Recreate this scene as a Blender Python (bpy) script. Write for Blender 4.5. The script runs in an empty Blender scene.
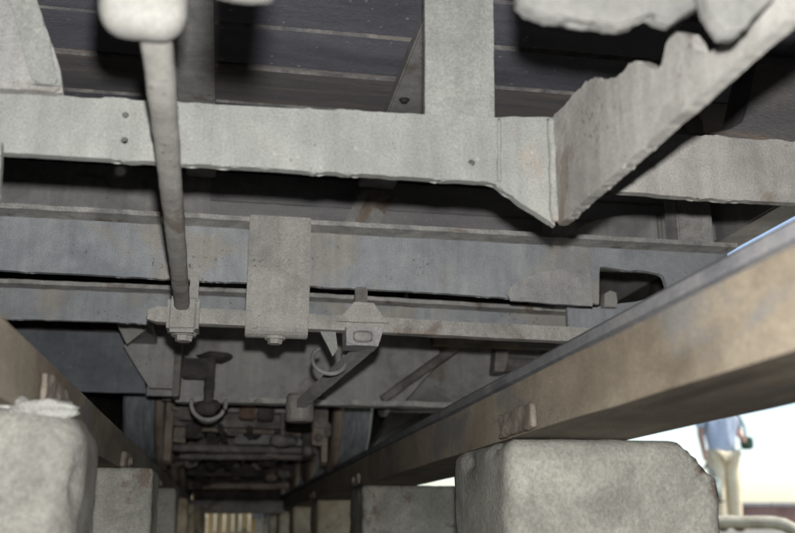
import bpy, bmesh, math, random
from mathutils import Vector, Matrix, noise
R = math.radians
random.seed(7)
S = bpy.context.scene
COL = S.collection

# ------------------------------------------------------------------ camera, sky, sun, flash, exposure
cam = bpy.data.cameras.new('camera'); camo = bpy.data.objects.new('camera', cam); COL.objects.link(camo)
camo.location = (0, 0, 0)
camo.rotation_euler = (R(90 + 15.39), 0, R(-10.10))
cam.sensor_width = 36; cam.lens = 43.02
cam.clip_start = 0.02; cam.clip_end = 3000
cam.dof.use_dof = True; cam.dof.focus_distance = 1.35; cam.dof.aperture_fstop = 5.6
S.camera = camo

SUN_EL, SUN_AZ = R(50), R(100)          # azimuth clockwise from +Y
w = bpy.data.worlds.new('World'); S.world = w; w.use_nodes = True
nt = w.node_tree; bg = nt.nodes['Background']
sky = nt.nodes.new('ShaderNodeTexSky'); sky.sky_type = 'NISHITA'; sky.sun_disc = False
sky.sun_elevation = SUN_EL; sky.sun_rotation = SUN_AZ; sky.air_density = 1.0; sky.dust_density = 1.5; sky.ozone_density = 1.0
nt.links.new(sky.outputs[0], bg.inputs[0]); bg.inputs[1].default_value = 0.15
sl = bpy.data.lights.new('sun', 'SUN'); sl.energy = 3.4; sl.angle = R(0.6); sl.color = (1, 0.95, 0.88)
so = bpy.data.objects.new('sun', sl); COL.objects.link(so)
d = Vector((math.sin(SUN_AZ) * math.cos(SUN_EL), math.cos(SUN_AZ) * math.cos(SUN_EL), math.sin(SUN_EL)))
so.rotation_euler = d.to_track_quat('Z', 'Y').to_euler(); so.location = (0, -3, 6)
# the flash of the person taking the picture, held just over the lens
fl = bpy.data.lights.new('flash_lamp', 'SPOT'); fl.energy = 50; fl.shadow_soft_size = 0.009
fl.spot_size = R(110); fl.spot_blend = 0.6; fl.color = (1.0, 0.985, 0.96)
fo = bpy.data.objects.new('flash_lamp', fl); COL.objects.link(fo)
fo.location = (0.004, 0.0, 0.055); fo.rotation_euler = (R(90 + 14), 0, R(-10))
S.view_settings.view_transform = 'Standard'; S.view_settings.look = 'None'
S.view_settings.gamma = 1; S.view_settings.exposure = 0.85
S.cycles.max_bounces = 8; S.cycles.diffuse_bounces = 4

# ------------------------------------------------------------------ helpers
WORLDLOC = {}
def tag(o, label=None, cat=None, group=None, kind=None):
    if label: o['label'] = label
    if cat: o['category'] = cat
    if group: o['group'] = group
    if kind: o['kind'] = kind
    return o

def adopt(o, parent):
    if parent is not None:
        o.parent = parent
        o.matrix_parent_inverse = Matrix.Translation(-WORLDLOC[parent.name])

def empty(name, loc, parent=None):
    o = bpy.data.objects.new(name, None); COL.objects.link(o)
    o.empty_display_size = 0.1; o.location = loc; WORLDLOC[o.name] = Vector(loc)
    adopt(o, parent)
    return o

def obj(name, bm, m, parent=None, smooth=False, base=False):
    """link a bmesh given in world metres as one mesh object with its origin at its own middle"""
    bmesh.ops.recalc_face_normals(bm, faces=bm.faces)
    lo = Vector((1e9,) * 3); hi = Vector((-1e9,) * 3)
    for v in bm.verts:
        for i in range(3):
            lo[i] = min(lo[i], v.co[i]); hi[i] = max(hi[i], v.co[i])
    c = (lo + hi) / 2
    if base: c.z = lo.z
    for v in bm.verts: v.co -= c
    if smooth:
        for f in bm.faces: f.smooth = True
    me = bpy.data.meshes.new(name); bm.to_mesh(me); bm.free()
    for mm in (m if isinstance(m, (list, tuple)) else [m]): me.materials.append(mm)
    o = bpy.data.objects.new(name, me); COL.objects.link(o); o.location = c; WORLDLOC[o.name] = c.copy()
    adopt(o, parent)
    if smooth == 'auto':
        try:
            me.shade_smooth_by_angle = None
        except Exception: pass
    return o

def nz(p, f, s=0.0):
    return noise.noise(Vector((p[0] * f + s, p[1] * f + s * 1.7, p[2] * f - s)))

def poly3(axis, u, v, a):
    if axis == 'Y': return Vector((u, a, v))
    if axis == 'X': return Vector((a, u, v))
    return Vector((u, v, a))

def ragged(bm, pts, axis, a0, a1, step=0.008, jit=0.0015, bevel=0.0015, clumps=0.0, seed=0):
    """a plate: outline pts extruded from a0 to a1; the edges are worn and caked with dirt, so never quite straight"""
    out = []
    n = len(pts)
    for i in range(n):
        p, q = Vector(pts[i]), Vector(pts[(i + 1) % n])
        L = (q - p).length; k = max(1, min(160, int(L / step)))
        t = (q - p).normalized(); nn = Vector((t.y, -t.x))
        for j in range(k):
            s = p + (q - p) * (j / k)
            if j:
                w_ = noise.noise(Vector((s.x * 22 + seed, s.y * 22, a0 * 9))) * 0.9 + noise.noise(Vector((s.x * 95, s.y * 95 + seed, 3))) * 0.6
                if clumps:
                    c = noise.noise(Vector((s.x * 60, s.y * 60, seed + 8.0)))
                    w_ += max(0, c - 0.15) * clumps / max(jit, 1e-6)
                s = s + nn * jit * w_
            out.append(s)
    vs0 = [bm.verts.new(poly3(axis, s.x, s.y, a0)) for s in out]
    vs1 = [bm.verts.new(poly3(axis, s.x, s.y, a1)) for s in out]
    f0 = bm.faces.new(vs0); f1 = bm.faces.new(list(reversed(vs1)))
    m_ = len(out)
    for i in range(m_):
        bm.faces.new((vs0[i], vs1[i], vs1[(i + 1) % m_], vs0[(i + 1) % m_]))
    if bevel:
        ed = list(f0.edges) + list(f1.edges)
        bmesh.ops.bevel(bm, geom=ed, offset=min(bevel, abs(a1 - a0) * 0.4), segments=2, affect='EDGES', clamp_overlap=True)
    return bm

def box(bm, lo, hi, bevel=0.002, seg=2, rot=None):
    r = bmesh.ops.create_cube(bm, size=1)
    c = (Vector(lo) + Vector(hi)) / 2; s = Vector(hi) - Vector(lo)
    for v in r['verts']:
        v.co = Vector((v.co.x * s.x, v.co.y * s.y, v.co.z * s.z))
        if rot: v.co = rot @ v.co
        v.co += c
    if bevel:
        es = set(e for v in r['verts'] for e in v.link_edges)
        bmesh.ops.bevel(bm, geom=list(es), offset=bevel, segments=seg, affect='EDGES', clamp_overlap=True)
    return bm

def rbox(bm, lo, hi, r, n=10, jit=0.0, freq=40, seed=0.0):
    """a block with evenly rounded edges and corners"""
    lo, hi = Vector(lo), Vector(hi); cache = {}
    def cells(L): return max(4, min(40, int(L / r * 3)))
    N = [cells(hi[k] - lo[k]) for k in range(3)]
    def gv(i):
        if i in cache: return cache[i]
        p = Vector([lo[k] + (hi[k] - lo[k]) * i[k] / N[k] for k in range(3)])
        c = Vector([min(max(p[k], lo[k] + r), hi[k] - r) for k in range(3)])
        dv = p - c
        if dv.length > 1e-9: p = c + dv.normalized() * r
        if jit: p = p + dv.normalized() * jit * (nz(p, freq, seed) + .5 * nz(p, freq * 2.5, seed))
        cache[i] = bm.verts.new(p); return cache[i]
    for k in range(3):
        u, v = (k + 1) % 3, (k + 2) % 3
        for side in (0, N[k]):
            for a in range(N[u]):
                for b in range(N[v]):
                    q = []
                    for da, db in ((0, 0), (1, 0), (1, 1), (0, 1)):
                        t = [0, 0, 0]; t[k] = side; t[u] = a + da; t[v] = b + db; q.append(gv(tuple(t)))
                    bm.faces.new(q)
    return bm

def frame(t):
    t = t.normalized(); up = Vector((0, 0, 1)) if abs(t.z) < 0.9 else Vector((1, 0, 0))
    a = t.cross(up).normalized(); b = a.cross(t).normalized()
    return a, b

def tube(bm, path, rad, segs=14, jit=0.0, freq=60, sq=0.0, phase=0.0, caps=True):
    path = [Vector(p) for p in path]; rings = []
    n = len(path)
    for i, p in enumerate(path):
        t = (path[min(i + 1, n - 1)] - path[max(i - 1, 0)])
        a, b = frame(t)
        r = rad[i] if isinstance(rad, (list, tuple)) else rad
        ring = []
        for k in range(segs):
            th = 2 * math.pi * k / segs + phase
            c, s = math.cos(th), math.sin(th)
            rr = r
            if sq:                                        # towards a rounded square section
                rr = r * (1 + sq * (1 / max(abs(c), abs(s)) - 1))
            q = p + (a * c + b * s) * rr
            if jit: q += (a * c + b * s) * jit * (nz(q, freq) + 0.6 * nz(q, freq * 2.7))
            ring.append(bm.verts.new(q))
        rings.append(ring)
    for i in range(n - 1):
        for k in range(segs):
            bm.faces.new((rings[i][k], rings[i][(k + 1) % segs], rings[i + 1][(k + 1) % segs], rings[i + 1][k]))
    if caps:
        bm.faces.new(list(reversed(rings[0]))); bm.faces.new(rings[-1])
    return bm

def line(a, b, n):
    a, b = Vector(a), Vector(b)
    return [a + (b - a) * (i / n) for i in range(n + 1)]

def lump(bm, c, r, sc=(1, 1, 1), amp=0.35, sub=2, freq=None, seed=0):
    k = bmesh.ops.create_icosphere(bm, subdivisions=sub, radius=1)
    for v in k['verts']:
        q = v.co.copy()
        h = 1 + amp * noise.noise(q * 1.7 + Vector((seed, seed * 2.3, 0))) + amp * 0.5 * noise.noise(q * 4 + Vector((0, seed, 0)))
        v.co = Vector(c) + Vector((q.x * sc[0], q.y * sc[1], q.z * sc[2])) * r * h
    return bm

def bolt(bm, c, axis, r=0.008, h=0.006, hexed=True):
    """a washer with a hexagonal or round head, standing out along axis from c"""
    ax = Vector(axis).normalized(); a, b = frame(ax)
    def cyl(r_, h0, h1, n, ph=0.3):
        lo = [bm.verts.new(Vector(c) + ax * h0 + (a * math.cos(2 * math.pi * k / n + ph) + b * math.sin(2 * math.pi * k / n + ph)) * r_) for k in range(n)]
        hi = [bm.verts.new(v.co + ax * (h1 - h0) - (v.co - Vector(c) - ax * h0) * 0.08) for v in lo]
        bm.faces.new(list(reversed(lo))); bm.faces.new(hi)
        for k in range(n): bm.faces.new((lo[k], lo[(k + 1) % n], hi[(k + 1) % n], hi[k]))
    cyl(r * 1.45, -0.001, h * 0.3, 16)
    cyl(r, h * 0.3 - 0.0005, h, 6 if hexed else 14)
    return bm

# ------------------------------------------------------------------ materials
def mat(name, cols, big=7, mid=35, fine=400, patch=None, patch_at=0.56, patch_scale=9, rough=0.85, metal=0.0,
        bump=0.5, specks=0.0, spread=0.14, stretch=(1, 1, 1), spec=0.3, wear=None, dim=0.58, streak=0.0):
    """grimy surface: large cloudy tone shifts between cols, optional patches of another dirt, fine grain and relief"""
    m = bpy.data.materials.new(name); m.use_nodes = True
    cols = [tuple(q * dim for q in c_) for c_ in cols]
    if patch: patch = tuple(q * dim for q in patch)
    if wear: wear = (tuple(q * dim for q in wear[0]), wear[1], wear[2])
    N = m.node_tree.nodes; Lk = m.node_tree.links
    b = N['Principled BSDF']; b.inputs['Roughness'].default_value = rough; b.inputs['Metallic'].default_value = metal
    b.inputs['Specular IOR Level'].default_value = spec
    geo = N.new('ShaderNodeNewGeometry'); mp = N.new('ShaderNodeMapping'); mp.inputs['Scale'].default_value = stretch
    Lk.new(geo.outputs['Position'], mp.inputs['Vector'])
    def noi(scale, det=5, rg=0.6, off=(0, 0, 0), dist=0.0):
        n = N.new('ShaderNodeTexNoise'); n.inputs['Scale'].default_value = scale
        n.inputs['Detail'].default_value = det; n.inputs['Roughness'].default_value = rg; n.inputs['Distortion'].default_value = dist
        if any(off):
            ad = N.new('ShaderNodeVectorMath'); ad.inputs[1].default_value = off
            Lk.new(mp.outputs[0], ad.inputs[0]); Lk.new(ad.outputs[0], n.inputs['Vector'])
        else: Lk.new(mp.outputs[0], n.inputs['Vector'])
        return n
    n1 = noi(big, 6, 0.65, dist=0.6); ramp = N.new('ShaderNodeValToRGB')
    els = ramp.color_ramp.elements
    k = len(cols)
    els[0].position = 0.5 - spread; els[0].color = (*cols[0], 1)
    els[1].position = 0.5 + spread; els[1].color = (*cols[-1], 1)
    for i in range(1, k - 1):
        e = els.new(0.5 - spread + 2 * spread * i / (k - 1)); e.color = (*cols[i], 1)
    Lk.new(n1.outputs['Fac'], ramp.inputs[0]); cur = ramp.outputs[0]
    def mix(fac, colr, A):
        x = N.new('ShaderNodeMix'); x.data_type = 'RGBA'; Lk.new(fac, x.inputs[0]); Lk.new(A, x.inputs[6])
        if isinstance(colr, tuple): x.inputs[7].default_value = (*colr, 1)
        else: Lk.new(colr, x.inputs[7])
        return x.outputs[2]
    def thr(src, lo, hi, top=1.0):
        r = N.new('ShaderNodeMapRange'); r.inputs[1].default_value = lo; r.inputs[2].default_value = hi; r.inputs[4].default_value = top
        Lk.new(src, r.inputs[0]); return r.outputs[0]
    if patch:
        np_ = noi(patch_scale, 6, 0.6, (3.1, 7.7, 1.3), 0.8)
        cur = mix(thr(np_.outputs['Fac'], patch_at, patch_at + 0.07, 0.85), patch, cur)
    if wear:
        nw = noi(wear[1], 8, 0.7, (9.1, 2.2, 5.3), 0.4)
        cur = mix(thr(nw.outputs['Fac'], wear[2], wear[2] + 0.05, 0.8), wear[0], cur)
    n2 = noi(mid, 6, 0.7, (1, 2, 3)); n3 = noi(fine, 4, 0.7, (5, 1, 2))
    def mult(src, lo, hi, A):
        r = N.new('ShaderNodeMapRange'); r.inputs[1].default_value = 0.25; r.inputs[2].default_value = 0.75
        r.inputs[3].default_value = lo; r.inputs[4].default_value = hi; Lk.new(src, r.inputs[0])
        x = N.new('ShaderNodeMix'); x.data_type = 'RGBA'; x.blend_type = 'MULTIPLY'; x.inputs[0].default_value = 1
        Lk.new(A, x.inputs[6]); Lk.new(r.outputs[0], x.inputs[7]); return x.outputs[2]
    cur = mult(n2.outputs['Fac'], 0.86, 1.13, cur); cur = mult(n3.outputs['Fac'], 0.70, 1.28, cur)
    if streak:
        m4 = N.new('ShaderNodeMapping'); m4.inputs['Scale'].default_value = (1, 1, .07); Lk.new(geo.outputs['Position'], m4.inputs['Vector'])
        n4 = N.new('ShaderNodeTexNoise'); n4.inputs['Scale'].default_value = 75; n4.inputs['Detail'].default_value = 5; Lk.new(m4.outputs[0], n4.inputs['Vector'])
        cur = mult(n4.outputs['Fac'], 1 - streak, 1 + streak * .6, cur)
        n5 = noi(150, 3, .6, (2, 8, 4)); n6 = noi(11, 3, .5, (6, 1, 9))
        a5 = N.new('ShaderNodeMath'); a5.operation = 'MULTIPLY_ADD'; a5.inputs[1].default_value = .55; Lk.new(n6.outputs['Fac'], a5.inputs[0]); Lk.new(n5.outputs['Fac'], a5.inputs[2])
        cur = mix(thr(a5.outputs[0], .98, 1.03, .75), (.16 * dim, .10 * dim, .07 * dim), cur)
    if specks:
        vs = N.new('ShaderNodeTexVoronoi'); vs.inputs['Scale'].default_value = 85
        Lk.new(geo.outputs['Position'], vs.inputs['Vector'])
        sx = N.new('ShaderNodeSeparateColor'); Lk.new(vs.outputs['Color'], sx.inputs[0])
        g1 = N.new('ShaderNodeMath'); g1.operation = 'GREATER_THAN'; g1.inputs[1].default_value = .84; Lk.new(sx.outputs[0], g1.inputs[0])
        sz = N.new('ShaderNodeMath'); sz.operation = 'MULTIPLY_ADD'; sz.inputs[1].default_value = .22; sz.inputs[2].default_value = .06; Lk.new(sx.outputs[1], sz.inputs[0])
        g2 = N.new('ShaderNodeMath'); g2.operation = 'LESS_THAN'; Lk.new(vs.outputs['Distance'], g2.inputs[0]); Lk.new(sz.outputs[0], g2.inputs[1])
        g3 = N.new('ShaderNodeMath'); g3.operation = 'MULTIPLY'; Lk.new(g1.outputs[0], g3.inputs[0]); Lk.new(g2.outputs[0], g3.inputs[1])
        r = N.new('ShaderNodeMath'); r.operation = 'MULTIPLY'; r.inputs[1].default_value = specks; Lk.new(g3.outputs[0], r.inputs[0])
        cur = mix(r.outputs[0], (0.62 * dim, 0.6 * dim, 0.56 * dim), cur)
    Lk.new(cur, b.inputs['Base Color'])
    am = N.new('ShaderNodeMath'); am.operation = 'MULTIPLY_ADD'; am.inputs[1].default_value = 0.8
    Lk.new(n2.outputs['Fac'], am.inputs[0]); Lk.new(n3.outputs['Fac'], am.inputs[2])
    bp = N.new('ShaderNodeBump'); bp.inputs['Strength'].default_value = bump; bp.inputs['Distance'].default_value = 0.0035
    Lk.new(am.outputs[0], bp.inputs['Height']); Lk.new(bp.outputs[0], b.inputs['Normal'])
    rr = N.new('ShaderNodeMapRange'); rr.inputs[3].default_value = max(0.1, rough - 0.14); rr.inputs[4].default_value = min(1, rough + 0.1)
    Lk.new(n2.outputs['Fac'], rr.inputs[0]); Lk.new(rr.outputs[0], b.inputs['Roughness'])
    return m

M = {}
M['pale'] = mat('pale_dusty_steel', [(.315, .325, .305), (.355, .367, .345), (.39, .397, .37)], big=6, mid=40, patch=(.40, .35, .30), patch_at=.64, bump=.45, specks=.25, streak=.14)
M['nearplate'] = mat('dull_dusty_steel', [(.15, .15, .14), (.20, .20, .19), (.24, .235, .22)], big=9, mid=45, bump=.5, streak=.14)
M['boss'] = mat('cream_dusty_casting', [(.25, .25, .23), (.29, .285, .265), (.32, .315, .295)], big=9, mid=45, bump=.3, streak=.08)
M['nearmid'] = mat('mid_dusty_steel', [(.32, .32, .315), (.40, .40, .39), (.45, .445, .425)], big=8, mid=45, patch=(.30, .265, .235), patch_at=.58, bump=.5, streak=.14)
M['palewarm'] = mat('warm_dusty_steel', [(.38, .37, .345), (.49, .475, .44), (.54, .525, .49)], big=9, mid=45, patch=(.30, .25, .21), patch_at=.60, bump=.5, streak=.14)
M['blue'] = mat('blue_grey_painted_steel', [(.355, .38, .41), (.455, .48, .505), (.535, .55, .565)], big=8, mid=50, patch=(.52, .495, .44), patch_at=.51, patch_scale=5, bump=.6, specks=.3, rough=.7, streak=.14)
M['lip'] = mat('dirty_flange_steel', [(.40, .40, .39), (.58, .57, .54), (.74, .72, .67)], big=14, mid=60, patch=(.30, .22, .17), patch_at=.60, patch_scale=14, bump=.8, streak=.14)
M['grey'] = mat('grey_grimy_steel', [(.40, .39, .395), (.52, .51, .505), (.60, .585, .56)], big=9, mid=40, patch=(.34, .295, .255), patch_at=.60, bump=.6, specks=.2, streak=.14)
M['darkblue'] = mat('dark_blue_painted_steel', [(.18, .20, .235), (.25, .27, .305), (.31, .325, .355)], big=7, mid=40, bump=.35, rough=.6, specks=.25, streak=.14)
M['rust'] = mat('rusty_brown_steel', [(.13, .075, .05), (.22, .14, .10), (.30, .22, .17)], big=16, mid=60, bump=.8, patch=(.30, .28, .26), patch_at=.6)
M['dark'] = mat('oily_black_steel', [(.05, .046, .044), (.10, .092, .085), (.17, .15, .135)], big=14, mid=60, bump=.9, rough=.65, patch=(.20, .11, .07), patch_at=.62)
M['greasy'] = mat('greasy_brown_grey_steel', [(.20, .18, .165), (.33, .305, .285), (.44, .41, .385)], big=14, mid=60, bump=.9, streak=.14)
M['tread'] = mat('worn_bright_tyre_steel', [(.30, .33, .37), (.44, .48, .52), (.62, .65, .68)], big=10, mid=30, rough=.40, metal=.25, bump=.12, stretch=(6, 1, 1))
M['flange'] = mat('brown_dusty_tyre', [(.31, .24, .19), (.42, .345, .285), (.50, .43, .37)], big=12, mid=50, bump=.5)
M['plank'] = mat('sooty_deck_plank', [(.19, .195, .235), (.255, .26, .305), (.32, .325, .37)], big=5, mid=44, stretch=(.45, 1.3, 1), bump=.7, specks=.75, patch=(.34, .32, .32), patch_at=.66, patch_scale=6)
M['board_grey'] = mat('sooty_cross_board', [(.33, .325, .335), (.44, .43, .44), (.52, .51, .51)], big=6, mid=44, stretch=(.4, 1, 1.5), bump=.7, specks=.5)
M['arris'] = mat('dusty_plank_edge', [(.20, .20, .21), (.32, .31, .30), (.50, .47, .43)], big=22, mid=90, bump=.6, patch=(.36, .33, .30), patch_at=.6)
M['plankwood'] = mat('split_brown_plank', [(.21, .205, .22), (.29, .275, .275), (.37, .33, .30)], big=7, mid=34, stretch=(.22, 2.6, 1), bump=1.0, patch=(.44, .34, .27), patch_at=.58, patch_scale=6)
M['girder'] = mat('tan_dirt_coated_girder', [(.20, .162, .118), (.305, .255, .19), (.38, .33, .255)], big=5, mid=30, patch=(.22, .215, .205), patch_at=.54, patch_scale=6, bump=.3, specks=0, stretch=(1, .6, 1), streak=.08)
M['clip'] = mat('dusty_rust_clip', [(.18, .15, .12), (.26, .22, .18), (.32, .28, .235)], big=14, mid=50, bump=.6)
M['rail'] = mat('grey_rail_steel', [(.19, .19, .205), (.28, .28, .295), (.37, .36, .35)], big=8, mid=40, bump=.35, rough=.6)
M['concrete'] = mat('weathered_concrete', [(.26, .26, .225), (.38, .375, .33), (.48, .47, .415)], big=7, mid=40, fine=200, patch=(.29, .29, .255), patch_at=.55, patch_scale=7, bump=.55, specks=.2, spread=.15, wear=((.20, .145, .115), 6, .56))
M['concrete_dirty'] = mat('dirty_pale_concrete', [(.16, .155, .135), (.26, .255, .23), (.36, .35, .315)], big=9, mid=36, fine=200, patch=(.22, .215, .19), patch_at=.54, patch_scale=9, bump=.6, specks=0, spread=.14, wear=((.17, .14, .115), 9, .60))
M['mortar'] = mat('pale_mortar', [(.45, .45, .42), (.60, .60, .57), (.68, .68, .64)], big=20, mid=60, bump=1.0)
M['tanconcrete'] = mat('tan_stained_concrete', [(.26, .22, .16), (.38, .33, .24), (.48, .42, .31)], big=8, mid=24, bump=.9, patch=(.16, .14, .11), patch_at=.58, dim=1)
M['board'] = mat('weathered_yellow_board', [(.16, .105, .04), (.25, .175, .075), (.33, .24, .115)], big=5, mid=20, stretch=(3, 3, .3), bump=.6, patch=(.10, .08, .06), patch_at=.6, dim=1)
M['ground'] = mat('pale_gravel_ground', [(.15, .14, .11), (.21, .195, .16), (.14, .17, .085)], big=.8, mid=6, fine=60, bump=.8, dim=1)
M['pit'] = mat('damp_pit_concrete', [(.10, .10, .09), (.16, .155, .14), (.2, .19, .17)], big=4, mid=16, bump=.8)
M['brickwall'] = mat('distant_red_brown_wall', [(.20, .11, .09), (.27, .16, .13), (.32, .21, .17)], big=1.2, mid=6, fine=30, bump=.5, dim=1)
M['coping'] = mat('grey_coping_stone', [(.30, .28, .27), (.38, .36, .34)], big=1.2, mid=6, bump=.5, dim=1)
M['pipe'] = mat('old_cream_pipe', [(.27, .25, .19), (.36, .34, .26), (.42, .40, .32)], big=10, mid=40, bump=.5, patch=(.20, .16, .10), patch_at=.6, dim=1)
M['skin'] = mat('skin', [(.42, .24, .17), (.50, .30, .22)], big=10, mid=40, bump=.1, rough=.55, dim=1)
M['shirt'] = mat('light_blue_cotton', [(.44, .50, .60), (.54, .60, .69)], big=8, mid=40, bump=.3, dim=1)
M['trousers'] = mat('cream_cotton', [(.70, .58, .38), (.80, .70, .50)], big=8, mid=40, bump=.3, dim=1)
M['bag'] = mat('grey_green_canvas', [(.20, .23, .21), (.28, .31, .28)], big=10, mid=60, bump=.4, dim=1)
M['green'] = mat('dark_green_strap_cloth', [(.03, .07, .05), (.06, .12, .08)], big=14, mid=60, bump=.4, dim=1)
M['shoe'] = mat('tan_leather', [(.20, .13, .07), (.30, .2, .12)], big=10, mid=40, rough=.5, dim=1)
M['hair'] = mat('dark_hair', [(.03, .025, .02), (.06, .045, .035)], big=20, mid=90, rough=.5, dim=1)

# ------------------------------------------------------------------ the setting: ground with the inspection pit, pit lining
PX0, PX1, PY0, PY1, GZ, PZ = -0.95, 1.10, -3.0, 11.6, -0.045, -0.95
bm = bmesh.new()
def quad(bm, a, b, c, d):
    bm.faces.new([bm.verts.new(p) for p in (a, b, c, d)])
F = 900
for x0, x1, y0, y1 in ((-F, PX0, -F, F), (PX1, F, -F, F), (PX0, PX1, -F, PY0), (PX0, PX1, PY1, F)):
    quad(bm, (x0, y0, GZ), (x1, y0, GZ), (x1, y1, GZ), (x0, y1, GZ))
tag(obj('ground', bm, M['ground']), kind='structure')
bm = bmesh.new(); box(bm, (PX0 - .1, PY0 - .1, PZ - .1), (PX1 + .1, PY1 + .1, PZ), 0); tag(obj('pit_floor', bm, M['pit']), kind='structure')
for nm, lo, hi in (('pit_wall_left', (PX0 - .12, PY0, PZ), (PX0, PY1, GZ - .003)), ('pit_wall_right', (PX1, PY0, PZ), (PX1 + .12, PY1, GZ - .003)),
                   ('pit_wall_back', (PX0, PY0 - .12, PZ), (PX1, PY0, GZ - .003)), ('pit_wall_front', (PX0, PY1, PZ), (PX1, PY1 + .12, GZ - .003))):
    bm = bmesh.new(); box(bm, lo, hi, 0); tag(obj(nm, bm, M['pit']), kind='structure')

# ------------------------------------------------------------------ concrete pillars
def pillar(lo, hi, r, m, seed, label, group, lumps=(), chip=0):
    bm = bmesh.new(); lo_, hi_ = Vector(lo), Vector(hi)
    nx, ny, nz_ = 34, 22, 40
    zs = [lo_.z] + [-.32 + (hi_.z + .32) * (k / (nz_ - 1)) for k in range(nz_)]
    grid = {}
    def gv(i_, j_, k_):
        if (i_, j_, k_) in grid: return grid[(i_, j_, k_)]
        p = Vector((lo_.x + (hi_.x - lo_.x) * i_ / nx, lo_.y + (hi_.y - lo_.y) * j_ / ny, zs[k_]))
        c = Vector((min(max(p.x, lo_.x + r), hi_.x - r), min(max(p.y, lo_.y + r), hi_.y - r), min(p.z, hi_.z - r)))
        rr = r * (1 + .8 * nz(p, 14, seed))                 # corners knocked off unevenly
        dv = p - c
        if dv.length > 1e-6 and sum(abs(t) > 1e-6 for t in dv) > 1: p = c + dv.normalized() * r * (r / max(rr, r * .5)) ** .15
        n_ = dv.normalized() if dv.length > 1e-6 else Vector((0, 0, 0))
        p += n_ * (nz(p, 6, seed) * .004 + nz(p, 28, seed) * .0012 + nz(p, 90, seed) * .0012 - max(0, nz(p, 24, seed + 5) - .42) * .03)
        if chip:
            t_ = (p.x - hi_.x) + (p.z - hi_.z) + chip + nz(p, 30, seed) * .012
            if t_ > 0: p.x -= t_ * .5; p.z -= t_ * .5
        if p.z > hi_.z: p.z = hi_.z
        grid[(i_, j_, k_)] = bm.verts.new(p); return grid[(i_, j_, k_)]
    K = nz_
    for k_ in range(K):
        for i_ in range(nx):
            for j_ in (0, ny):
                bm.faces.new((gv(i_, j_, k_), gv(i_ + 1, j_, k_), gv(i_ + 1, j_, k_ + 1), gv(i_, j_, k_ + 1)))
        for j_ in range(ny):
            for i_ in (0, nx):
                bm.faces.new((gv(i_, j_, k_), gv(i_, j_ + 1, k_), gv(i_, j_ + 1, k_ + 1), gv(i_, j_, k_ + 1)))
    for i_ in range(nx):
        for j_ in range(ny):
            bm.faces.new((gv(i_, j_, K), gv(i_ + 1, j_, K), gv(i_ + 1, j_ + 1, K), gv(i_, j_ + 1, K)))
    for f in bm.faces: f.smooth = True
    o = obj('concrete_pillar', bm, m, base=True)
    tag(o, label, 'pillar', group, 'thing')
    for k, (c, rad, sc) in enumerate(lumps):
        b2 = bmesh.new(); lump(b2, c, rad, sc, .4, 3, seed=seed + k)
        obj('mortar_lump', b2, M['mortar'], o, smooth=True)
    return o

GB, GT = 0.100, 0.163                      # underside and top of the girders that carry the rails
for i, y in enumerate((1.06, 2.35, 3.52, 4.72, 5.95, 7.2, 8.4, 9.6)):
    lab = ['broad rounded concrete pillar with dark stain, first on the standing person side of pit',
           'second concrete pillar along the row on the standing person side',
           'third concrete pillar along the row on the standing person side'][i] if i < 3 else \
        'far tan concrete pillar deep in the row on the standing person side of the pit'
    pillar((.315 if i == 0 else .333, y, PZ), (.578 if i == 0 else .60, y + (.27 if i == 0 else .25), GB + .001), .02 if i == 0 else .012,
           M['concrete'] if i < 2 else M['tanconcrete'], i * 3.3, lab, 'pillars under the rail by the person', chip=.055 if i == 0 else 0)
for i, y in enumerate((.855, 1.73, 2.60, 3.46, 4.32, 5.3, 6.3, 7.3, 8.4)):
    lab = ['pale rounded concrete pillar capped with lumps of white mortar',
           'square grey concrete pillar standing next after the mortar capped one',
           'slim grey concrete pillar third along the row that begins with the mortar capped one'][i] if i < 3 else \
        'far concrete pillar deep in the row on the side away from the standing person'
    lm = (((-.160, .875, .1), .020, (1.5, .7, .45)), ((-.186, .885, .102), .017, (1.3, .8, .55))) if i == 0 else ()
    pillar((-.46, y, PZ), (-.122, y + (.155 if i == 0 else .2), GB + .001), .034 if i == 0 else .008, (M['concrete_dirty'] if i == 0 else M['concrete']) if i < 3 else M['tanconcrete'], 40 + i * 2.7, lab,
           'pillars under the rail away from the person', lm)

# ------------------------------------------------------------------ girders, rails, tie pipe
RY0, RY1 = -2.6, 11.4
def girder(x0, x1, side, clips, label):
    bm = bmesh.new()
    # trough section: outer skin with the rail bedded in it
    ragged(bm, [(x0, GB + .002), (x1, GB + .002), (x1, GT), (x0, GT)], 'Y', RY0, RY1, step=.02, jit=.0004, bevel=0)
    es = [e for e in bm.edges if abs(e.verts[0].co.y - e.verts[1].co.y) > 1]
    bmesh.ops.subdivide_edges(bm, edges=es, cuts=140, use_grid_fill=True)
    ring = {}
    for v in bm.verts:
        p = v.co.copy()
        v.co.x += nz(p, 3, 2) * .002 + nz(p, 25, 5) * .0008
        v.co.z += nz(p, 30, 9) * .0010
    g = obj('girder', bm, M['girder']); tag(g, label, 'girder', 'girders carrying the rails')
    xi = x0 if side > 0 else x1
    for (y, ln, h) in clips:
        b2 = bmesh.new(); s = -side
        a, b_ = sorted((xi + s * .0005, xi + s * .010))
        rbox(b2, (a, y, GB + .003), (b_, y + ln, GB + h), .0045, jit=.004, freq=30, seed=y)
        c = obj('clip', b2, M['clip'], g, True)
        if y < 1.3: continue
        b3 = bmesh.new(); bolt(b3, (xi + s * .0102, y + ln * .45, GB + h * .5), (s, 0, 0), .007, .006); obj('bolt', b3, M['clip'], c)
    return g
girder(.33, .473, 1, [(.985, .13, .032), (2.36, .12, .03), (3.55, .12, .03)], 'dirt coated tan girder bearing the rail on the standing person side')
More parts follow.
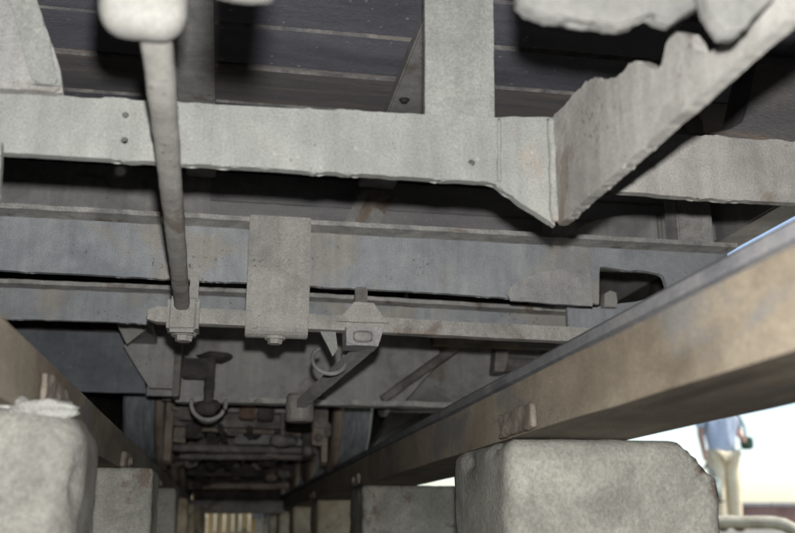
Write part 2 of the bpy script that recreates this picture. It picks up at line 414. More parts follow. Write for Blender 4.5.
girder(-.324, -.181, -1, [(.955, .16, .046), (1.74, .15, .03), (2.65, .12, .03)], 'dirt coated tan girder bearing the rail on the side away from the person')
def rail(xc, label):
    z0, z1 = GT + .001, .209
    prof = [(-.036, z0), (.036, z0), (.036, z0 + .004), (.007, z0 + .012), (.006, z1 - .021), (.022, z1 - .016), (.0225, z1 - .005), (.017, z1),
            (-.017, z1), (-.0225, z1 - .005), (-.022, z1 - .016), (-.006, z1 - .021), (-.007, z0 + .012), (-.036, z0 + .004)]
    bm = bmesh.new()
    ragged(bm, [(xc + u, v) for u, v in prof], 'Y', RY0 + .05, RY1 - .05, step=1, jit=0, bevel=0)
    return tag(obj('steel_rail', bm, M['rail']), label, 'rail', 'rails over the pit')
rail(.4015, 'slim grey steel rail bedded on the girder on the standing person side')
rail(-.2525, 'slim grey steel rail bedded on the girder on the side away from the person')
bm = bmesh.new(); tube(bm, line((-.178, 5.5, .112), (.3315, 5.5, .112), 24), .037, 16, .002, 14)
tag(obj('tie_pipe', bm, M['lip'], smooth=True), 'blue grey pipe lying level across the pit between the two girders', 'pipe')

# ------------------------------------------------------------------ boarded end of the pit, in the daylight
fence = empty('board_fence', (.1, 11.45, PZ)); tag(fence, 'sunlit yellowish upright board fence closing the far end of the pit', 'fence')
x = -.9; k = 0
while x < 1.06:
    wd = random.uniform(.075, .115); bm = bmesh.new()
    ragged(bm, [(x, PZ), (x + wd - .012, PZ), (x + wd - .012, .42 + random.uniform(-.02, .02)), (x, .42 + random.uniform(-.02, .02))], 'Y', 11.43 + random.uniform(-.008, .008), 11.47, step=.06, jit=.003, bevel=.003, seed=k)
    obj('board', bm, M['board'], fence); x += wd; k += 1
for z in (-.5, .2):
    bm = bmesh.new(); box(bm, (-.92, 11.478, z), (1.07, 11.52, z + .08), .004); obj('cross_rail', bm, M['board'], fence)

# ------------------------------------------------------------------ the rail vehicle overhead
VL = (.075, 3.4, .209)
V = empty('rail_vehicle', VL); tag(V, 'underside of a grimy rail vehicle with plank deck, cross beams, brake rods and wheels', 'rail vehicle')
CZ = .76
deck = empty('deck', (.075, 3, CZ), V)
ys = [1.498 + .1405 * k for k in range(-20, 46)]
plank_z = {}
for i, y in enumerate(ys):
    bm = bmesh.new()
    z = CZ + random.uniform(-.003, .003)
    ch = random.choice((.0025, .004, .0055, .007))
    wdt = .1405 - random.uniform(.003, .006)
    # underside edges are rubbed round, so that each joint shows as a groove
    ragged(bm, [(y, z + .035), (y, z + ch), (y + ch + .001, z), (y + wdt - .004, z), (y + wdt, z + .003), (y + wdt, z + .035)], 'X', -1.03, 1.16, step=1, jit=0, bevel=0)
    es = [e for e in bm.edges if abs(e.verts[0].co.x - e.verts[1].co.x) > 1]
    bmesh.ops.subdivide_edges(bm, edges=es, cuts=26, use_grid_fill=True)
    for v in bm.verts:
        v.co.z += nz(v.co, 2.2, i) * .003; v.co.y += nz(v.co, 6, i) * .0012
    bm.normal_update()
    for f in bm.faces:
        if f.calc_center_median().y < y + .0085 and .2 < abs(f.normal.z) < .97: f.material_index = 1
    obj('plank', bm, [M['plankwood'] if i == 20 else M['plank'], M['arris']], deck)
bm = bmesh.new(); box(bm, (-1.05, -1.35, CZ + .045), (1.18, 7.75, CZ + .075), .002); obj('cover_sheet', bm, M['dark'], deck)

def part(name, bm, m, parent=V, smooth=False): return obj(name, bm, m, parent, smooth)

# longitudinal bearers under the planks
bm = bmesh.new(); box(bm, (.262, .2, .733), (.345, 1.984, .7575), .003)
st = part('bearer_strap', bm, M['grey'])
for x, y in ((.283, 1.52), (.31, 1.12)):
    bm = bmesh.new(); bolt(bm, (x, y, .733), (0, 0, -1), .007, .006); obj('bolt', bm, M['dark'], st)
bm = bmesh.new(); box(bm, (-.112, .2, .735), (-.048, 1.984, .7575), .003); part('bearer_strap', bm, M['grey'])
# added panels below the sills shut daylight out, leaving one gap on one side
for x0, y0, y1, zb in ((1.115, -1.3, 1.60, -.02), (1.095, 1.93, 3.1, .262), (1.095, 3.1, 7.7, .41), (-1.035, -1.3, 7.7, -.02)):
    bm = bmesh.new(); ragged(bm, [(y0, zb), (y1, zb), (y1, .64), (y0, .64)], 'X', x0, x0 + .012, step=.06, jit=.002, bevel=.002); part('daylight_screen', bm, M['dark'])
bm = bmesh.new(); ragged(bm, [(-1.02, -.02), (1.11, -.02), (1.11, .7575), (-1.02, .7575)], 'Y', -1.30, -1.285, step=.06, jit=.002, bevel=.002); part('end_plate', bm, M['dark'])  # unseen plate added behind the camera to keep daylight out
# outer sills
for x0 in (-1.04, 1.085):
    bm = bmesh.new(); box(bm, (x0, -1.3, .632), (x0 + .075, 7.7, .7575), .004); part('outer_sill', bm, M['grey'])
# cross boards on edge under the deck, with a sheet and a slanting strap nailed to them
for z0, z1, dy in ((.585, .688, 0), (.6915, .757, .004)):
    bm = bmesh.new(); ragged(bm, [(-.74, z0), (.72, z0), (.72, z1), (-.74, z1)], 'Y', 2.0 + dy, 2.03, step=.03, jit=.0012, bevel=.004, seed=z0 * 9); part('cross_board', bm, M['board_grey'])
bm = bmesh.new(); ragged(bm, [(-.72, .60), (-.058, .60), (-.058, .752), (-.72, .752)], 'Y', 1.99, 1.9985, step=.02, jit=.0012, bevel=.002); part('board_sheet', bm, M['grey'])
bm = bmesh.new(); ragged(bm, [(.21, .60), (.29, .60), (.352, .731), (.272, .731)], 'Y', 1.985, 1.9985, step=.02, jit=.001, bevel=.002); ss = part('slanting_strap', bm, M['lip'])
bm = bmesh.new(); ragged(bm, [(.258, .655), (.282, .655), (.318, .722), (.288, .722)], 'Y', 1.9825, 1.9848, step=.01, jit=.004, bevel=.0006); obj('rust_scab', bm, M['flange'], ss)
# cross beam in front with its gusset
B1 = .9
bm = bmesh.new()
ragged(bm, [(-.62, .345), (-.226, .3465), (.05, .3475), (.262, .348), (.3275, .304), (.3285, .427), (.27, .4215), (.05, .4145), (-.23, .4075), (-.62, .394)], 'Y', B1, B1 + .011, step=.006, jit=.0008, bevel=.0015, clumps=.005, seed=3)
beam1 = part('front_cross_beam', bm, M['pale'])
def holes(o, pts, axis='Y'):
    cut = bmesh.new()
    for (x_, y_, z_, r_) in pts:
        tube(cut, [(x_, y_ - .03, z_), (x_, y_ + .03, z_)], r_, 14)
    me = bpy.data.meshes.new('cutter'); 
    for v in cut.verts: v.co -= WORLDLOC[o.name]
    bmesh.ops.recalc_face_normals(cut, faces=cut.faces); cut.to_mesh(me); cut.free()
    co = bpy.data.objects.new('cutter', me); COL.objects.link(co); co.location = WORLDLOC[o.name]
    bpy.context.view_layer.update()
    md = o.modifiers.new('holes', 'BOOLEAN'); md.operation = 'DIFFERENCE'; md.object = co; md.solver = 'EXACT'
    bpy.context.view_layer.update()
    dg = bpy.context.evaluated_depsgraph_get(); nm = bpy.data.meshes.new_from_object(o.evaluated_get(dg))
    o.modifiers.clear(); o.data = nm
    bpy.data.objects.remove(co)
holes(beam1, [(-.113, B1, .394, .0032), (-.112, B1, .367, .0036), (.239, B1, .368, .0036)])
bm = bmesh.new(); tube(bm, line((.3275, B1 - .001, .308), (.328, B1 - .001, .424), 20), .0055, 8, .0018, 70); obj('weld_seam', bm, M['pale'], beam1, True)
bm = bmesh.new(); tube(bm, line((.268, B1 - .0006, .349), (.27, B1 - .0006, .42), 12), .0022, 8, .001, 70); obj('weld_seam', bm, M['pale'], beam1, True)
# upright strap from the beam to the deck
bm = bmesh.new(); ragged(bm, [(.192, .352), (.268, .352), (.2715, .56), (.2745, .7325), (.193, .7325), (.1935, .56)], 'Y', B1 + .0135, B1 + .022, step=.01, jit=.0006, bevel=.0015); part('upright_strap', bm, M['pale'])
# slanting plate at the other end of the beam, and its tab
bm = bmesh.new(); ragged(bm, [(-.62, .398), (-.172, .4085), (-.176, .43), (-.207, .512), (-.262, .66), (-.30, .7575), (-.62, .7575)], 'Y', B1 - .012, B1 - .001, step=.008, jit=.0016, bevel=.003, seed=9)
sl_ = part('slanting_plate', bm, M['nearmid'])
bm = bmesh.new(); ragged(bm, [(-.174, .412), (-.207, .512), (-.262, .66), (-.298, .755), (-.326, .755), (-.288, .66), (-.233, .512), (-.199, .412)], 'Y', B1 - .019, B1 - .0125, step=.008, jit=.0014, bevel=.003, seed=5); obj('lit_edge_strip', bm, M['pale'], sl_)  # added paler strip: the lit edge of a curved sheet put in as colour
bm = bmesh.new(); ragged(bm, [(-.62, .29), (-.2185, .292), (-.222, .352), (-.62, .352)], 'Y', B1 - .013, B1 - .002, step=.008, jit=.0015, bevel=.003, seed=4); part('lower_tab', bm, M['pale'])
# lengthwise plate with a broken upper edge
bm = bmesh.new()
ragged(bm, [(.899, .304), (.898, .426), (.884, .427), (.868, .421), (.845, .424), (.80, .4185), (.782, .416), (.755, .398), (.722, .387), (.695, .388), (.68, .380), (.655, .357), (.640, .356), (.634, .372), (.618, .374), (.596, .359), (.585, .336), (.565, .327), (.52, .325), (.463, .323), (.30, .321), (.30, .304)],
       'X', .329, .340, step=.006, jit=.0016, bevel=.002, clumps=.002, seed=6)
lp = part('lengthwise_plate', bm, M['palewarm'])
# plates hanging close over the lens
bm = bmesh.new()
ragged(bm, [(.170, .50), (.172, .325), (.185, .318), (.199, .3165), (.209, .319), (.218, .318), (.226, .3155), (.240, .3145), (.250, .318), (.255, .325), (.263, .330), (.266, .323), (.276, .321), (.284, .327), (.300, .338), (.306, .36), (.306, .7575), (.17, .7575)], 'Y', .52, .532, step=.006, jit=.002, bevel=.002, seed=8)
part('hanging_plate', bm, M['nearplate'])
bm = bmesh.new()
ragged(bm, [(.268, .40), (.270, .315), (.275, .292), (.2805, .2835), (.290, .2845), (.301, .297), (.317, .312), (.326, .33), (.326, .7575), (.268, .7575)], 'Y', .468, .478, step=.006, jit=.0018, bevel=.002, seed=18)
part('hanging_plate', bm, M['nearplate'])
# near bracket that carries the rod end, mostly over the top of the picture
bm = bmesh.new(); ragged(bm, [(-.013, .2175), (.010, .2175), (.012, .26), (.014, .7575), (-.06, .7575), (-.014, .30)], 'Y', .355, .367, step=.006, jit=.001, bevel=.002); part('hanger_plate', bm, M['nearplate'])
# beam beyond the lengthwise plate
bm = bmesh.new(); ragged(bm, [(.3415, .377), (.70, .377), (.96, .38), (.96, .458), (.70, .457), (.3415, .452)], 'Y', .98, .992, step=.007, jit=.0014, bevel=.0015, clumps=.006, seed=13)
rb = part('outer_cross_beam', bm, M['palewarm'])
bm = bmesh.new(); box(bm, (.90, .993, .37), (.955, 1.03, .7575), .004); part('post', bm, M['grey'])
# timber block under the deck by the sill
bm = bmesh.new(); ragged(bm, [(.62, .585), (.90, .60), (.955, .62), (.955, .7575), (.84, .7575), (.80, .63), (.755, .61), (.62, .605)], 'Y', 1.30, 1.38, step=.02, jit=.001, bevel=.003); part('timber_block', bm, M['plankwood'])

# second cross beam: channel with lip
bm = bmesh.new()
ragged(bm, [(-.78, .393), (-.36, .393), (.1, .389), (.36, .386), (.632, .378), (.637, .4475), (.676, .4435), (.716, .4445), (.757, .437), (.765, .405), (.775, .388), (.885, .39), (.885, .4895), (-.78, .4895)], 'Y', 1.535, 1.546, step=.007, jit=.0009, bevel=.0012, clumps=.005, seed=23)
b2 = part('channel_beam', bm, M['blue'])
bm = bmesh.new(); ragged(bm, [(1.496, .4835), (1.5345, .4815), (1.5345, .4925), (1.496, .4915)], 'X', -.78, .885, step=1, jit=0, bevel=.001)
es = [e for e in bm.edges if abs(e.verts[0].co.x - e.verts[1].co.x) > 1]
bmesh.ops.subdivide_edges(bm, edges=es, cuts=220, use_grid_fill=True)
for v in bm.verts: v.co.z += nz(v.co, 40, 3) * .0011; v.co.y += nz(v.co, 55, 8) * .0014
obj('top_lip', bm, M['lip'], b2)
# gusset welded over the end of the channel
bm = bmesh.new()
arc = [(.615 - .155 * math.cos(t), .378 + .062 * math.sin(t)) for t in [i * math.pi / 2 / 10 for i in range(11)]]
ragged(bm, [(.617, .372)] + list(reversed(arc[1:])) + [(.47, .376)], 'Y', 1.527, 1.534, step=.006, jit=.001, bevel=.0015); obj('gusset', bm, M['grey'], b2)
for x0 in (-.72, .80):
    bm = bmesh.new(); box(bm, (x0, 1.549, .40), (x0 + .07, 1.60, .7575), .003); part('post', bm, M['grey'])
# third cross beam
bm = bmesh.new(); ragged(bm, [(-.80, .377), (.10, .377), (.765, .377), (.765, .428), (.10, .4385), (-.80, .4415)], 'Y', 1.835, 1.846, step=.008, jit=.0009, bevel=.0012, clumps=.005, seed=33)
b3 = part('channel_beam', bm, M['blue'])
bm = bmesh.new(); ragged(bm, [(1.80, .4365), (1.834, .4355), (1.834, .4455), (1.80, .4445)], 'X', -.80, .765, step=1, jit=0, bevel=.001)
es = [e for e in bm.edges if abs(e.verts[0].co.x - e.verts[1].co.x) > 1]
bmesh.ops.subdivide_edges(bm, edges=es, cuts=200, use_grid_fill=True)
for v in bm.verts: v.co.z += nz(v.co, 40, 5) * .0012 - max(0, v.co.x) * .018; v.co.y += nz(v.co, 55, 9) * .0014
obj('top_lip', bm, M['lip'], b3)
for x0 in (-.76, .66):
    bm = bmesh.new(); box(bm, (x0, 1.849, .38), (x0 + .06, 1.90, .7575), .003); part('post', bm, M['grey'])
# parts above the second beam at its outer end: rounded hanger plate, box and block
arc = [(.955 - .235 * math.cos(t), .600 + .098 * math.sin(t)) for t in [i * math.pi / 2 / 14 for i in range(15)]]
bm = bmesh.new(); ragged(bm, [(.955, .56)] + [(.955, .60)] + list(reversed(arc)) + [(.72, .56)], 'Y', 1.95, 1.962, step=.008, jit=.001, bevel=.002); part('rounded_plate', bm, M['grey'])
bm = bmesh.new(); box(bm, (.957, 1.94, .60), (1.083, 2.02, .70), .006); part('side_box', bm, M['blue'])
bm = bmesh.new(); box(bm, (1.03, 1.90, .625), (1.075, 1.939, .672), .006); bolt(bm, (1.052, 1.90, .648), (0, -1, 0), .01, .01); part('stop_block', bm, M['palewarm'])
# pieces seen through the notch
bm = bmesh.new(); ragged(bm, [(.62, .36), (.80, .37), (.80, .425), (.66, .40), (.62, .40)], 'Y', 1.66, 1.672, step=.01, jit=.001, bevel=.002); part('bracket', bm, M['blue'])
bm = bmesh.new(); ragged(bm, [(.685, .40), (.712, .40), (.712, .428), (.70, .432), (.688, .425)], 'Y', 1.64, 1.659, step=.008, jit=.001, bevel=.002); part('lug', bm, M['palewarm'])

# broad strap hanging in front of the beams, curled under the bar
bm = bmesh.new()
cyl_o = [(1.4780 + .0265 * math.cos(R(a)), .3135 + .0265 * math.sin(R(a))) for a in range(180, 361, 15)]
cyl_i = [(1.4780 + .0185 * math.cos(R(a)), .3135 + .0185 * math.sin(R(a))) for a in range(360, 179, -15)]
prof = [(1.4515, .480)] + cyl_o + [(1.5045, .336), (1.4965, .336)] + cyl_i + [(1.4595, .480)]
ragged(bm, prof, 'X', .021, .118, step=.012, jit=.0007, bevel=.0015)
for v in bm.verts: v.co.x += nz(v.co, 40, 2) * .0012
hs = part('hanging_strap', bm, M['palewarm'])
bm = bmesh.new(); box(bm, (.021, 1.4615, .4745), (.118, 1.4955, .4835), .001); obj('fold', bm, M['palewarm'], hs)
bm = bmesh.new(); bolt(bm, (.068, 1.478, .2875), (0, 0, -1), .012, .010); obj('bolt', bm, M['palewarm'], hs)
# level bar
bm = bmesh.new()
tube(bm, line((-.128, 1.481, .3175), (.64, 1.481, .3075), 60), [.008] + [.0125] * 60, 12, .0012, 45, sq=.85, phase=math.pi / 12)
bar = part('level_bar', bm, M['palewarm'])
# clevis block on the bar, with the long rod running back to a boss close to the lens
bm = bmesh.new(); box(bm, (-.098, 1.444, .288), (-.050, 1.512, .343), .006, 3)
for v in bm.verts: v.co += Vector((nz(v.co, 40), nz(v.co, 40, 4), nz(v.co, 40, 8))) * .003
cl = part('clevis', bm, M['palewarm'])
bm = bmesh.new(); bolt(bm, (-.072, 1.478, .289), (0, 0, -1), .014, .012); obj('nut', bm, M['palewarm'], cl)
bm = bmesh.new(); box(bm, (-.069, 1.515, .345), (-.055, 1.53, .40), .003); box(bm, (-.069, 1.50, .33), (-.055, 1.53, .347), .003); obj('lug', bm, M['palewarm'], cl)
bm = bmesh.new()
tube(bm, line((-.0625, .614, .343), (-.076, 1.462, .330), 110), [.0115] * 111, 20, .0009, 24, sq=.5)
rod = part('pull_rod', bm, M['palewarm'], smooth=True)
bm = bmesh.new(); rbox(bm, (-.1005, .588, .3245), (-.0405, .628, .44), .0190, jit=.001)
bo = obj('rod_boss', bm, M['boss'], rod, smooth=True)
bm = bmesh.new(); box(bm, (-.088, .60, .425), (-.052, .627, .7345), .004); part('boss_hanger', bm, M['greasy'])
# bracket and stem on the bar
bm = bmesh.new(); ragged(bm, [(.163, .315), (.248, .315), (.232, .331), (.222, .347), (.190, .347), (.178, .330)], 'Y', 1.462, 1.4675, step=.008, jit=.0012, bevel=.001); sa = part('saddle', bm, M['palewarm'])
bm = bmesh.new(); box(bm, (.193, 1.4685, .335), (.213, 1.4805, .374), .002); obj('stem', bm, M['greasy'], sa)
# clamp block under the bar, slot bolt, slanting lever with boss
bm = bmesh.new(); ragged(bm, [(.177, .3055), (.237, .3055), (.228, .275), (.178, .275)], 'Y', 1.452, 1.505, step=.01, jit=.0012, bevel=.003); cb = part('clamp_block', bm, M['grey'])
bm = bmesh.new(); tube(bm, line((.188, 1.4505, .289), (.218, 1.4505, .289), 6), [.006, .009, .0095, .0095, .0095, .009, .006], 10, .0006); obj('slot_bolt', bm, M['palewarm'], cb, True)
bm = bmesh.new()
tube(bm, line((.222, 1.47, .286), (.142, 1.915, .238), 30), .009, 12, .0012, 40, sq=.9, phase=math.pi / 12); lv = part('lever', bm, M['grey'])
bm = bmesh.new(); tube(bm, [(.143, 1.93, .205), (.143, 1.93, .21), (.143, 1.93, .255), (.143, 1.93, .262)], [.024, .029, .028, .022], 18, .001); obj('lever_boss', bm, M['greasy'], lv)
# pale wedge and spring clip round the lever
bm = bmesh.new(); ragged(bm, [(.138, .305), (.164, .305), (.168, .275), (.160, .262)], 'Y', 1.484, 1.490, step=.008, jit=.0008, bevel=.001); part('wedge', bm, M['pale'])
def ring(c, rad, r, a0, a1, m, tilt=0):
    bm = bmesh.new(); pts = []
    for i in range(31):
        t = R(a0 + (a1 - a0) * i / 30)
        pts.append((c[0] + rad * math.cos(t), c[1] + tilt * math.sin(t), c[2] + rad * math.sin(t)))
    tube(bm, pts, [r * .7] + [r] * 29 + [r * .7], 10, .0006, 50)
    return part('spring_clip', bm, m, smooth=True)
ring((.166, 1.60, .276), 0.028, .0038, 118, 385, M['pale'], .030)
ring((-.045, 2.30, .285), .040, .005, 165, 375, M['palewarm'], .01)

# stretcher plates in front of the wheels
bm = bmesh.new(); ragged(bm, [(-.205, .326), (.46, .322), (.62, .50), (.62, .60), (-.205, .60)], 'Y', 2.50, 2.512, step=.012, jit=.001, bevel=.002); sp = part('stretcher_plate', bm, M['grey'])
bm = bmesh.new()
ragged(bm, [(2.452, .3065), (2.4985, .3065), (2.4985, .3205), (2.452, .3195)], 'X', -.13, .78, step=1, jit=0, bevel=0)
es = [e for e in bm.edges if abs(e.verts[0].co.x - e.verts[1].co.x) > .5]
bmesh.ops.subdivide_edges(bm, edges=es, cuts=120, use_grid_fill=True)
for v in bm.verts: v.co.z += nz(v.co, 20, 3) * .003; v.co.y += nz(v.co, 40, 8) * .002
obj('bottom_lip', bm, M['lip'], sp)
bm = bmesh.new(); ragged(bm, [(-.80, .345), (-.214, .345), (-.23, .42), (-.214, .51), (-.80, .51)], 'Y', 2.60, 2.612, step=.012, jit=.0012, bevel=.002); dp = part('dark_panel', bm, M['darkblue'])
bm = bmesh.new(); box(bm, (-.80, 2.59, .505), (-.15, 2.62, .7575), .003); part('panel_support', bm, M['dark'])
bm = bmesh.new(); ragged(bm, [(-.262, .435), (-.185, .497), (-.130, .487), (-.124, .330), (-.192, .332)], 'Y', 2.40, 2.41, step=.008, jit=.001, bevel=.0015); bx = part('end_plate', bm, M['grey'])
bm = bmesh.new(); ragged(bm, [(-.186, .47), (-.138, .47), (-.137, .479), (-.185, .481)], 'Y', 2.396, 2.3995, step=.01, jit=.001, bevel=.001); obj('rib', bm, M['palewarm'], bx)
bm = bmesh.new(); box(bm, (-.19, 2.412, .40), (-.14, 2.4985, .48), .003); obj('spacer', bm, M['grey'], bx)
bm = bmesh.new(); ragged(bm, [(-.262, .456), (-.170, .459), (-.232, .402)], 'Y', 2.20, 2.208, step=.006, jit=.001, bevel=.001); gs = part('corner_gusset', bm, M['palewarm'])
bm = bmesh.new(); box(bm, (-.255, 2.2085, .44), (-.18, 2.40, .457), .002); obj('gusset_arm', bm, M['grey'], gs)
# edge-on upright and the rod with its cap
bm = bmesh.new(); ragged(bm, [(2.30, .30), (2.36, .30), (2.38, .43), (2.36, .455), (2.30, .43)], 'X', -.131, -.115, step=.01, jit=.0015, bevel=.003); part('upright_lug', bm, M['greasy'])
bm = bmesh.new(); box(bm, (-.13, 2.36, .40), (-.116, 2.4995, .43), .002); part('lug_arm', bm, M['greasy'])
bm = bmesh.new(); tube(bm, line((-.047, 2.36, .285), (-.047, 2.40, .42), 12), .013, 12, .002); lump(bm, (-.047, 2.37, .283), .028, (1.2, 1, .7), .4, 2); hk = part('hanger_rod', bm, M['dark'], smooth=True)
bm = bmesh.new(); box(bm, (-.114, 2.355, .352), (-.052, 2.375, .402), .004); obj('hanger_link', bm, M['dark'], hk)
bm = bmesh.new(); lump(bm, (-.035, 2.43, .418), .036, (1.2, 1.6, .35), .3, 2, seed=4); obj('cap', bm, M['dark'], hk, True)
# brace, cross tie and cylinder at the outer side
bm = bmesh.new(); tube(bm, line((.40, 2.47, .325), (.645, 2.47, .505), 20), .013, 10, .002, 40); part('brace', bm, M['greasy'], smooth=True)
bm = bmesh.new(); box(bm, (.50, 2.30, .445), (.84, 2.34, .475), .004); part('cross_tie', bm, M['girder'])
bm = bmesh.new(); box(bm, (.56, 2.34, .455), (.59, 2.4985, .475), .003); part('tie_arm', bm, M['girder'])
bm = bmesh.new(); tube(bm, line((.47, 2.82, .47), (.98, 2.82, .47), 8), .135, 40, 0); cy = part('cylinder', bm, M['grey'], smooth=True)
bm = bmesh.new(); tube(bm, line((.455, 2.82, .47), (.4685, 2.82, .47), 1), .15, 40); obj('cylinder_cover', bm, M['grey'], cy)
bm = bmesh.new(); box(bm, (.55, 2.74, .59), (.90, 2.90, .7575), .004); obj('saddle', bm, M['dark'], cy)
bm = bmesh.new(); ragged(bm, [(.672, .39), (.70, .39), (.712, .44), (.705, .46), (.68, .46)], 'Y', 2.35, 2.40, step=.008, jit=.001, bevel=.003); tube(bm, line((.69, 2.41, .42), (.80, 2.41, .415), 8), .022, 12, .001); part('drain_cock', bm, M['greasy'])

# wheelsets with brake gear behind the stretcher
WR = .33; WZ = .209 + WR
def wheelset(yc, first):
    ax = bmesh.new(); tube(ax, line((-.36, yc, WZ), (.51, yc, WZ), 10), .048, 20); axle = part('axle', ax, M['dark'], smooth=True)
    for s, xg in ((-1, -.2305), (1, .3795)):
        def lathe(prof, m, name, par, smooth=True):
            b = bmesh.new(); n = 72; rings = []
            for (dx, r) in prof:
                rings.append([b.verts.new((xg + s * dx, yc + r * math.cos(2 * math.pi * k / n), WZ + r * math.sin(2 * math.pi * k / n))) for k in range(n)])
            for i in range(len(rings)):
                A, B = rings[i], rings[(i + 1) % len(rings)]
                for k in range(n): b.faces.new((A[k], A[(k + 1) % n], B[(k + 1) % n], B[k]))
            return obj(name, b, m, par)
        wd = lathe([(-.012, .05), (-.002, .265), (.045, .265), (.06, .05)], M['dark'], 'wheel', V)
        lathe([(.0015, .268), (.0015, WR + .001), (.09, WR - .004), (.098, WR - .012), (.098, .268)], M['tread'], 'tread', wd)
        lathe([(-.032, .262), (-.034, WR + .006), (-.028, WR + .020), (-.018, WR + .025), (-.008, WR + .020), (.001, WR + .004), (.001, .262)], M['flange'], 'flange', wd)
for i, yc in enumerate((3.42, 4.30, 5.20, 6.4)): wheelset(yc, i == 0)
# frames outside the wheels
for x0 in (-.47, .545):
    bm = bmesh.new(); ragged(bm, [(3.0, .42), (3.9, .26), (7.3, .26), (7.3, .7575), (3.0, .7575)], 'X', x0, x0 + .014, step=.05, jit=.002, bevel=.002); part('wheel_frame', bm, M['dark'])
# brake hangers beside the flanges
for x0, x1 in ((-.188, -.166), (.300, .318)):
    bm = bmesh.new(); ragged(bm, [(3.06, .20), (3.10, .19), (3.13, .22), (3.12, .46), (3.11, .7575), (3.07, .7575), (3.055, .45)], 'X', x0, x1, step=.015, jit=.0015, bevel=.003); part('brake_hanger', bm, M['flange'])
# brake beams, shafts and clutter between the wheels
def bars(rows):
    for nm, a, b, r, m, sq in rows:
        bm = bmesh.new(); tube(bm, line(a, b, 26), r, 12, .003, 26, sq=sq, phase=math.pi / 12); part(nm, bm, M[m], smooth=not sq)
bars([('brake_shaft', (-.19, 2.86, .372), (.35, 2.86, .368), .014, 'greasy', 0), ('brake_beam', (-.165, 3.09, .33), (.30, 3.09, .325), .022, 'greasy', .9),
      ('brake_beam', (.03, 3.30, .292), (.34, 3.30, .29), .020, 'rail', .9), ('brake_shaft', (-.18, 3.34, .262), (.31, 3.34, .258), .013, 'greasy', 0),
      ('brake_shaft', (-.2, 3.95, .285), (.34, 3.95, .285), .020, 'greasy', 0), ('brake_beam', (-.17, 4.62, .26), (.33, 4.62, .26), .028, 'dark', .9)])
rng = random.Random(3)
for k in range(12):
    x = rng.uniform(-.15, .22); y = rng.uniform(2.95, 4.0); z = rng.uniform(.25, .37)
    bm = bmesh.new(); lump(bm, (x, y, z), rng.uniform(.022, .042), (rng.uniform(.8, 1.7), 1, rng.uniform(.6, 1)), .45, 2, seed=k)
    tube(bm, line((x, y, z), (x, y + .01, .52), 4), .009, 8)
    part('grease_caked_fitting', bm, M['dark' if k % 3 else 'greasy'], smooth=True)
for k, (x, y, z, m) in enumerate(((.06, 2.93, .338, 'rust'), (.115, 2.93, .335, 'dark'), (-.12, 2.95, .335, 'greasy'), (.30, 3.05, .30, 'greasy'), (-.10, 3.05, .29, 'dark'))):
    bm = bmesh.new(); box(bm, (x - .025, y - .03, z - .022), (x + .025, y + .03, z + .022), .005); tube(bm, [(x, y, z), (x, y, .55)], .009, 8); part('valve_block', bm, M[m])
for k in range(4):
    bm = bmesh.new(); y0 = 3.0 + k * .05; x = -.02 + .09 * k
    tube(bm, [(x, y0, .30), (x + .02, y0 + .5, .285), (x, y0 + 1.4, .28), (x - .02, y0 + 2.2, .30)], .010, 10, .001); part('long_rod', bm, M['dark'], smooth=True)
bars([('brake_shaft', (-.17, 2.98, .352), (.22, 2.98, .350), .008, 'palewarm', 0), ('brake_shaft', (-.12, 3.18, .312), (.30, 3.18, .300), .010, 'flange', 0),
      ('brake_shaft', (-.16, 3.52, .245), (.30, 3.52, .25), .012, 'greasy', 0), ('brake_beam', (-.14, 3.72, .315), (.30, 3.72, .31), .017, 'greasy', .9), ('brake_shaft', (-.17, 4.9, .20), (.32, 4.9, .20), .016, 'flange', 0)])
for k, (x, y, z) in enumerate(((.285, 2.95, .33), (.285, 3.0, .28), (.262, 3.12, .25), (-.14, 3.0, .36), (-.15, 3.2, .30), (.22, 3.25, .31), (.02, 3.15, .32), (.16, 3.4, .27), (-.05, 3.45, .28))):
    bm = bmesh.new(); ragged(bm, [(x - .02, z - .03), (x + .02, z - .034), (x + .016, z + .04), (x + .012, .50), (x - .012, .50), (x - .018, z + .03)], 'Y', y, y + .012, step=.01, jit=.003, bevel=.002, seed=k)
    lk = part('link_plate', bm, M[('greasy', 'flange', 'dark')[k % 3]])
    b4 = bmesh.new(); bolt(b4, (x, y, z - .01), (0, -1, 0), .010, .012); obj('nut', b4, M['greasy'], lk)
rng = random.Random(12)
for k in range(14):
    x, y, z = rng.uniform(-.15, .28), rng.uniform(3.3, 5.2), rng.uniform(.19, .34)
    a = (x, y, z); b = (x + rng.uniform(-.18, .18), y + rng.uniform(-.2, .3), z + rng.uniform(-.05, .08)); c = (b[0] + rng.uniform(-.03, .03), b[1] + .05, .56)
    bm = bmesh.new(); tube(bm, line(a, b, 8) + line(b, c, 4)[1:], rng.uniform(.007, .014), 8, .002, 30); lump(bm, a, .024, (1.2, 1, .9), .4, 2, seed=k)
    part('crooked_link', bm, M[('greasy', 'flange', 'dark')[k % 3]], smooth=True)
bm = bmesh.new(); ragged(bm, [(5.62, .30), (5.75, .135), (6.1, .125), (7.2, .125), (7.2, .7575), (5.62, .7575)], 'X', -.172, .322, step=.05, jit=.003, bevel=.006); part('ash_pan', bm, M['dark'])

